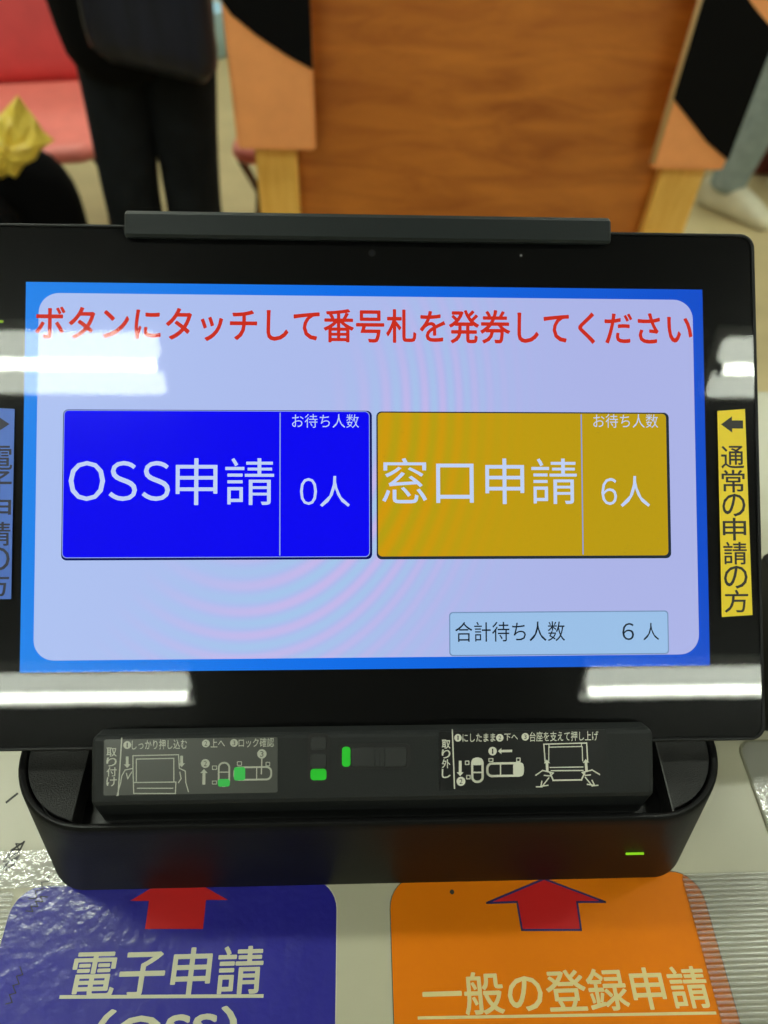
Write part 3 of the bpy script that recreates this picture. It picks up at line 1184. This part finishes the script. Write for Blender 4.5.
ch = make_chair()
for i, (x, y, rz, lab) in enumerate([
        (-0.925, 2.20, math.radians(10), 'pink folding chair behind the yellow packet, left of the standing person'),
        (-0.085, 2.23, math.radians(-4), 'pink folding chair mostly hidden behind the plywood panel'),
        (-1.24, 1.64, math.radians(90), 'pink folding chair under the seated person in black trousers')]):
    o = ch if i == 0 else copy_tree(ch)
    o.location = (x, y, 0)
    o.rotation_euler = (0, 0, rz)
    tag(o, lab, 'chair', 'pink folding chairs')

# ------------------------------------------------------------------ people
M_skin = mat('skin', (205, 150, 120), 0.5, vary=0.04)
M_hair = mat('hair_black', (18, 15, 14), 0.45, bump=0.3, bscale=200)
M_lips = mat('lips', (170, 92, 84), 0.5)
M_jean = mat('charcoal_denim', (21, 24, 28), 0.9, spec=0.15, vary=0.25, vscale=25, bump=0.3, bscale=40)
M_blackc = mat('black_cloth', (7, 7, 9), 0.9, spec=0.1, bump=0.2, bscale=60)
M_grey = mat('grey_blue_cloth', (134, 148, 148), 0.85, vary=0.12, vscale=30, bump=0.3, bscale=50)
M_shoew = mat('off_white_shoe', (200, 194, 168), 0.6, vary=0.1)
M_shoek = mat('black_shoe', (14, 14, 15), 0.4)


def skinned(name, verts, edges, m, parent, o, levels=2, root=0):
    me = bpy.data.meshes.new(name)
    me.from_pydata([tuple(Vector(v[0]) - Vector(o)) for v in verts], edges, [])
    ob = bpy.data.objects.new(name, me)
    COL.objects.link(ob)
    ob.parent = parent
    me.materials.append(m)
    sk = ob.modifiers.new('skin', 'SKIN')
    sk.use_smooth_shade = True
    if not me.skin_vertices:
        me.skin_vertices.new()
    lay = me.skin_vertices[0].data
    for i, v in enumerate(verts):
        r = v[1]
        lay[i].radius = r if isinstance(r, tuple) else (r, r)
        lay[i].use_root = (i == root)
    ss = ob.modifiers.new('subdivision', 'SUBSURF')
    ss.levels = ss.render_levels = levels
    # freeze the modifiers so the figure is one plain continuous mesh
    dg = bpy.context.evaluated_depsgraph_get()
    dg.update()
    m2 = bpy.data.meshes.new_from_object(ob.evaluated_get(dg))
    ob.modifiers.clear()
    ob.data = m2
    bpy.data.meshes.remove(me)
    for p in m2.polygons:
        p.use_smooth = True
    if not m2.materials:
        m2.materials.append(m)
    return ob


def figure(base, label, J, trousers, top, shoes, hem_r, top_hem, leg_r=(0.080, 0.062, 0.050), name='person', cover_bottom=None):
    """J: joints in world metres: pelvis, chest, neck, head, and per side hip knee ankle toe shoulder elbow wrist"""
    t = thing(name, label, 'person', base)
    V, E = [], []

    def add(p, r, link=None):
        V.append((p, r))
        if link is not None:
            E.append((link, len(V) - 1))
        return len(V) - 1
    pel = add(J['pelvis'], (0.15, 0.10))
    ab = add(Vector(J['pelvis']).lerp(Vector(J['chest']), 0.5), (0.13, 0.09), pel)
    chs = add(J['chest'], (0.155, 0.105), ab)
    nk = add(J['neck'], 0.052, chs)
    hd0 = add(Vector(J['head']) + Vector((0, 0, -0.07)), (0.058, 0.066), nk)
    hd1 = add(J['head'], (0.075, 0.092), hd0)
    add(Vector(J['head']) + Vector((0, 0, 0.085)), (0.055, 0.065), hd1)
    f = Vector(J['face']).normalized()
    for s in 'LR':
        hp = add(J['hip' + s], 0.072, pel)
        th = add(Vector(J['hip' + s]).lerp(Vector(J['knee' + s]), 0.45), 0.068, hp)
        kn = add(J['knee' + s], 0.052, th)
        an = add(J['ankle' + s], 0.038, kn)
        add(Vector(J['toe' + s]) - Vector((0, 0, 0.006)), 0.026, an)
        sh = add(J['shoulder' + s], 0.055, chs)
        el = add(J['elbow' + s], 0.040, sh)
        wr = add(J['wrist' + s], 0.026, el)
        d = (Vector(J['wrist' + s]) - Vector(J['elbow' + s])).normalized()
        side = d.cross(f)
        side = side.normalized() if side.length > 0.1 else Vector((0, 0, 1)).cross(d).normalized()
        palm = add(Vector(J['wrist' + s]) + d * 0.055, (0.038, 0.016), wr)
        for k, (off_, ln) in enumerate(((-0.030, 0.072), (-0.010, 0.082), (0.010, 0.078), (0.029, 0.062))):
            b0 = Vector(J['wrist' + s]) + d * 0.095 + side * off_
            k0 = add(b0, 0.0095, palm)
            k1 = add(b0 + d * ln * 0.5 + f * 0.004, 0.0085, k0)
            add(b0 + d * ln * 0.92 + f * 0.016, 0.0070, k1)
        th0 = add(Vector(J['wrist' + s]) + d * 0.035 + side * -0.040 + f * 0.01, 0.012, palm)
        add(Vector(J['wrist' + s]) + d * 0.085 + side * -0.062 + f * 0.02, 0.009, th0)
    body = skinned('body', V, E, M_skin, t, base)
    # face and ears
    hp_ = Vector(J['head'])
    sd = f.cross(Vector((0, 0, 1))).normalized()
    up_ = Vector((0, 0, 1))

    def piece(name_, pts, rs, m_):
        q = MB().tube(pts, rs, m_, 10)
        q.v = [tuple(Vector(v) - Vector(base)) for v in q.v]
        q.build(name_, t)
    piece('nose', [hp_ + f * 0.085 + up_ * 0.015, hp_ + f * 0.108 - up_ * 0.022, hp_ + f * 0.09 - up_ * 0.030], [0.007, 0.013, 0.008], M_skin)
    for s in (-1, 1):
        piece('ear', [hp_ + sd * s * 0.072 + up_ * 0.02, hp_ + sd * s * 0.082, hp_ + sd * s * 0.072 - up_ * 0.03], [0.010, 0.016, 0.008], M_skin)
        piece('eye', [hp_ + f * 0.083 + sd * s * 0.030 + up_ * 0.012, hp_ + f * 0.094 + sd * s * 0.030 + up_ * 0.012], [0.011, 0.005], M_hair)
    piece('mouth', [hp_ + f * 0.088 - sd * 0.024 - up_ * 0.052, hp_ + f * 0.094 - up_ * 0.054, hp_ + f * 0.088 + sd * 0.024 - up_ * 0.052], [0.003, 0.006, 0.003], M_lips)
    hb = MB()
    rings = []
    for i in range(11):
        lat = math.pi * (i + 0.35) / 11.6
        rg_ = []
        for k in range(24):
            lo_ = 2 * math.pi * k / 24
            fx = math.cos(lo_)
            r_ = 1.0
            if fx > 0.25 and i > 4:
                r_ = 0.80
            rg_.append(hp_ - f * 0.012 + up_ * 0.018 + f * (fx * 0.108 * math.sin(lat) * r_) + sd * (math.sin(lo_) * 0.090 * math.sin(lat) * r_) + up_ * (0.112 * math.cos(lat)) - (Vector((0, 0, 0)) - f * -0.03 if i > 8 else Vector((0, 0, 0))))
        rings.append(rg_)
    hb.loft(rings, M_hair, smooth=True)
    hb.v = [tuple(Vector(v) - Vector(base)) for v in hb.v]
    hb.build('hair', t)
    # trousers
    V2, E2 = [(J['pelvis'], (0.165, 0.115)), (Vector(J['pelvis']) + Vector((0, 0, 0.09)), (0.155, 0.11))], [(0, 1)]
    for s in 'LR':
        i = len(V2)
        H_, K_, A_ = Vector(J['hip' + s]), Vector(J['knee' + s]), Vector(J['ankle' + s])
        V2 += [(H_, leg_r[0] * 1.2), (H_.lerp(K_, 0.28), leg_r[0] * 1.1), (H_.lerp(K_, 0.6), leg_r[0] * 0.98), (K_, leg_r[1]), (K_.lerp(A_, 0.5), leg_r[1] * 0.96), (A_.lerp(K_, 0.05), leg_r[2]), (A_.lerp(K_, -0.06), leg_r[2])]
        E2 += [(0, i), (i, i + 1), (i + 1, i + 2), (i + 2, i + 3), (i + 3, i + 4), (i + 4, i + 5), (i + 5, i + 6)]
    skinned('trousers', V2, E2, trousers, t, base)
    # top with sleeves
    V3 = [(Vector(J['pelvis']).lerp(Vector(J['chest']), 0.5), (0.20, 0.165)), (J['chest'], (0.21, 0.165)),
          (Vector(J['neck']) + Vector((0, 0, -0.02)), (0.075, 0.07)), (Vector(J['pelvis']) + Vector(top_hem[0]), top_hem[1])]
    E3 = [(0, 1), (1, 2), (0, 3)]
    if len(top_hem) > 2:
        V3.append((Vector(J['pelvis']) + Vector(top_hem[2]), top_hem[3]))
        E3.append((3, 4))
    for s in 'LR':
        i = len(V3)
        V3 += [(J['shoulder' + s], 0.075), (J['elbow' + s], 0.058), (Vector(J['elbow' + s]).lerp(Vector(J['wrist' + s]), 0.97), 0.045)]
        E3 += [(1, i), (i, i + 1), (i + 1, i + 2)]
    skinned('coat', V3, E3, top, t, base)
    for s in 'LR':
        A_, T_ = Vector(J['ankle' + s]), Vector(J['toe' + s])
        d = (T_ - A_)
        d.z = 0
        d.normalize()
        g = A_.copy()
        g.z = 0
        sb = MB()
        rings = []
        n = 14
        w_ = Vector((-d.y, d.x, 0))
        prof_ = [(-0.075, 0.022, 0.07), (-0.068, 0.036, 0.105), (-0.02, 0.042, 0.120), (0.045, 0.044, 0.115), (0.10, 0.047, 0.088), (0.15, 0.046, 0.062), (0.185, 0.036, 0.044), (0.20, 0.018, 0.024)]
        for (u, hw, hh) in prof_:
            rings.append([g + d * u + w_ * hw * (abs(math.cos(a)) ** 0.7 * (1 if math.cos(a) > 0 else -1)) + Vector((0, 0, hh / 2 + hh / 2 * (abs(math.sin(a)) ** 0.6 * (1 if math.sin(a) > 0 else -1))))
                          for a in [2 * math.pi * k / n for k in range(n)]])
        sb.loft(rings, shoes, smooth=True)
        sb.v = [tuple(Vector(v) - Vector(base)) for v in sb.v]
        sb.build('shoe', t)
    return t


# the standing person in charcoal jeans, seen from the coat hem down to the calves
bx = -0.42
figure((bx, 1.70, 0), 'person standing in charcoal jeans and a long black coat behind the tablet', dict(
    pelvis=(bx - 0.005, 1.71, 0.92), chest=(bx - 0.02, 1.71, 1.26), neck=(bx - 0.02, 1.70, 1.44), head=(bx - 0.02, 1.68, 1.58), face=(0, -1, 0),
    hipL=(-0.470, 1.70, 0.84), kneeL=(-0.503, 1.68, 0.50), ankleL=(-0.525, 1.71, 0.085), toeL=(-0.55, 1.56, 0.04),
    hipR=(-0.350, 1.70, 0.84), kneeR=(-0.368, 1.70, 0.50), ankleR=(-0.392, 1.74, 0.085), toeR=(-0.36, 1.60, 0.04),
    shoulderL=(bx - 0.20, 1.71, 1.38), elbowL=(bx - 0.24, 1.74, 1.12), wristL=(bx - 0.10, 1.58, 1.06),
    shoulderR=(bx + 0.17, 1.71, 1.38), elbowR=(bx + 0.21, 1.72, 1.14), wristR=(bx + 0.12, 1.58, 1.22)),
    M_jean, M_blackc, M_shoek, 0.06, ((-0.02, 0.0, -0.06), (0.20, 0.14), (-0.045, 0.03, -0.215), (0.20, 0.12)), leg_r=(0.078, 0.069, 0.066))

# dark leather shoulder bag carried in front of the coat
M_leather = mat('navy_leather', (20, 22, 36), 0.42, spec=0.3, vary=0.4, vscale=14, bump=0.4, bscale=12, stretch=(5, 5, 0.6))
bgo = (-0.352, 1.50, 0.78)
bg = thing('shoulder_bag', 'dark navy leather bag hanging in front of the standing person', 'bag', bgo)
rings = []
N_ = 13
for i in range(N_):
    u = i / (N_ - 1)
    z = 0.786 + 0.30 * u
    k = min(1.0, math.sqrt(max(0.0, 1 - (1 - min(1, u / 0.16)) ** 2)) * 0.85 + 0.15)
    w = 0.112 * (0.72 + 0.28 * k) * (1 - 0.06 * u)
    d = 0.055 * (0.25 + 0.75 * k) * (1 - 0.45 * u)
    rings.append([(bgo[0] + x, 1.50 + y, z - 0.022 * (x / 0.11) * (1 - u)) for x, y in rrect(-w, -d, w, d, d * 0.85, 6)])
sub(MB().loft(rings, M_leather, smooth=True), 'pouch', bg, bgo)
sub(MB().tube([(-0.44, 1.50, 1.07), (-0.40, 1.50, 1.20), (-0.30, 1.55, 1.38), (-0.25, 1.66, 1.455), (-0.24, 1.76, 1.43)], 0.009, M_leather, 8), 'strap', bg, bgo)
sub(MB().tube([(-0.27, 1.50, 1.07), (-0.27, 1.52, 1.20), (-0.25, 1.56, 1.38), (-0.235, 1.66, 1.452)], 0.009, M_leather, 8), 'strap', bg, bgo)

# the seated person at the left, knees pointing right
figure((-1.2, 1.65, 0), 'person seated at the left edge in black trousers with a packet on the knee', dict(
    pelvis=(-1.22, 1.62, 0.54), chest=(-1.33, 1.62, 0.86), neck=(-1.34, 1.62, 1.03), head=(-1.32, 1.62, 1.17), face=(1, 0, 0),
    hipL=(-1.18, 1.72, 0.52), kneeL=(-0.715, 1.72, 0.485), ankleL=(-0.745, 1.72, 0.085), toeL=(-0.70, 1.60, 0.04),
    hipR=(-1.18, 1.53, 0.52), kneeR=(-0.78, 1.54, 0.475), ankleR=(-0.88, 1.50, 0.085), toeR=(-0.83, 1.38, 0.04),
    shoulderL=(-1.33, 1.81, 0.97), elbowL=(-1.26, 1.86, 0.72), wristL=(-1.05, 1.80, 0.66),
    shoulderR=(-1.33, 1.43, 0.97), elbowR=(-1.24, 1.37, 0.72), wristR=(-1.05, 1.46, 0.64)),
    M_blackc, M_blackc, M_shoek, 0.06, ((0, 0, 0.03), (0.165, 0.13)), leg_r=(0.105, 0.095, 0.078))

# crumpled yellow packet on the knee
M_pack = mat('yellow_packet', (238, 208, 84), 0.35, vary=0.15, vscale=30, bump=0.8, bscale=40)
po = (-0.70, 1.61, 0.60)
pk = [ony(-14, 128, 1.61), ony(18, 96, 1.61), ony(52, 141, 1.61), ony(16, 176, 1.61), ony(-12, 178, 1.61)]
b = MB()
cen = sum((Vector(p) for p in pk), Vector((0, 0, 0))) / len(pk)
o0 = []
for i in range(len(pk)):
    a_, b_ = Vector(pk[i]), Vector(pk[(i + 1) % len(pk)])
    for t in range(4):
        q = a_.lerp(b_, t / 4)
        q += (q - cen).normalized() * (0.004 * math.sin(7 * i + 3.1 * t))
        o0.append(q)
rg = []
for k, h in ((1.0, 0.0), (0.85, 0.014), (0.5, 0.026), (0.15, 0.030)):
    rg.append([cen + (q - cen) * k + Vector((0, -h, 0)) + Vector((0, 0.004 * math.sin(j * 2.3 + k * 9), 0.0)) for j, q in enumerate(o0)])
back = [[cen + (q - cen) * k + Vector((0, h, 0)) for q in o0] for k, h in ((0.5, 0.02), (0.9, 0.01))]
b.loft(back + rg, M_pack, smooth=False)
b.build('packet', loc=po)
tag(bpy.data.objects['packet'], 'crumpled yellow packet lying on the seated person\'s knee', 'packet')

# the person at the right in grey-blue trousers and off-white shoes
cx = 1.44
figure((cx, 2.60, 0), 'person in grey-blue trousers and off-white shoes at the right edge', dict(
    pelvis=(cx + 0.03, 2.64, 0.92), chest=(cx + 0.04, 2.64, 1.26), neck=(cx + 0.04, 2.63, 1.44), head=(cx + 0.04, 2.62, 1.58), face=(0.4, -0.9, 0),
    hipL=(cx - 0.05, 2.63, 0.84), kneeL=(1.385, 2.60, 0.50), ankleL=(1.345, 2.60, 0.09), toeL=(1.45, 2.49, 0.04),
    hipR=(cx + 0.11, 2.66, 0.84), kneeR=(1.60, 2.70, 0.50), ankleR=(1.66, 2.74, 0.09), toeR=(1.76, 2.62, 0.04),
    shoulderL=(cx - 0.14, 2.64, 1.38), elbowL=(cx - 0.18, 2.66, 1.10), wristL=(cx - 0.14, 2.56, 0.88),
    shoulderR=(cx + 0.22, 2.64, 1.38), elbowR=(cx + 0.26, 2.66, 1.10), wristR=(cx + 0.24, 2.56, 0.88)),
    M_grey, M_grey, M_shoew, 0.06, ((0, 0, -0.02), (0.17, 0.12)), leg_r=(0.095, 0.080, 0.066))

# dark red padded bench behind that person
M_mar = mat('maroon_vinyl', (112, 40, 28), 0.5, vary=0.1)
bn = thing('bench', 'dark red padded bench at the right edge beside the off-white shoes', 'bench', (2.1, 3.1, 0))
MB().rbox((-0.62, -0.25, 0.10), (0.6, 0.25, 0.42), M_mar, 0.03, 0.02).build('cushion', bn)
MB().box((-0.56, -0.2, 0.0), (0.55, 0.2, 0.11), M_mar, 0.004).build('plinth', bn)

# light blue bin far behind, between the standing person and the orange pad
M_bin = mat('light_blue_plastic', (176, 212, 232), 0.5)
br = (-0.685, 4.12, 0)
wb = thing('waste_bin', 'small light blue bin on the floor far behind the standing person', 'bin', br)
n = 24
rg = [[(r * math.cos(2 * math.pi * k / n), r * math.sin(2 * math.pi * k / n), z) for k in range(n)] for r, z in ((0.075, 0), (0.095, 0.19), (0.10, 0.20), (0.09, 0.20), (0.07, 0.02))]
MB().loft(rg, M_bin, smooth=True).build('bucket', wb)
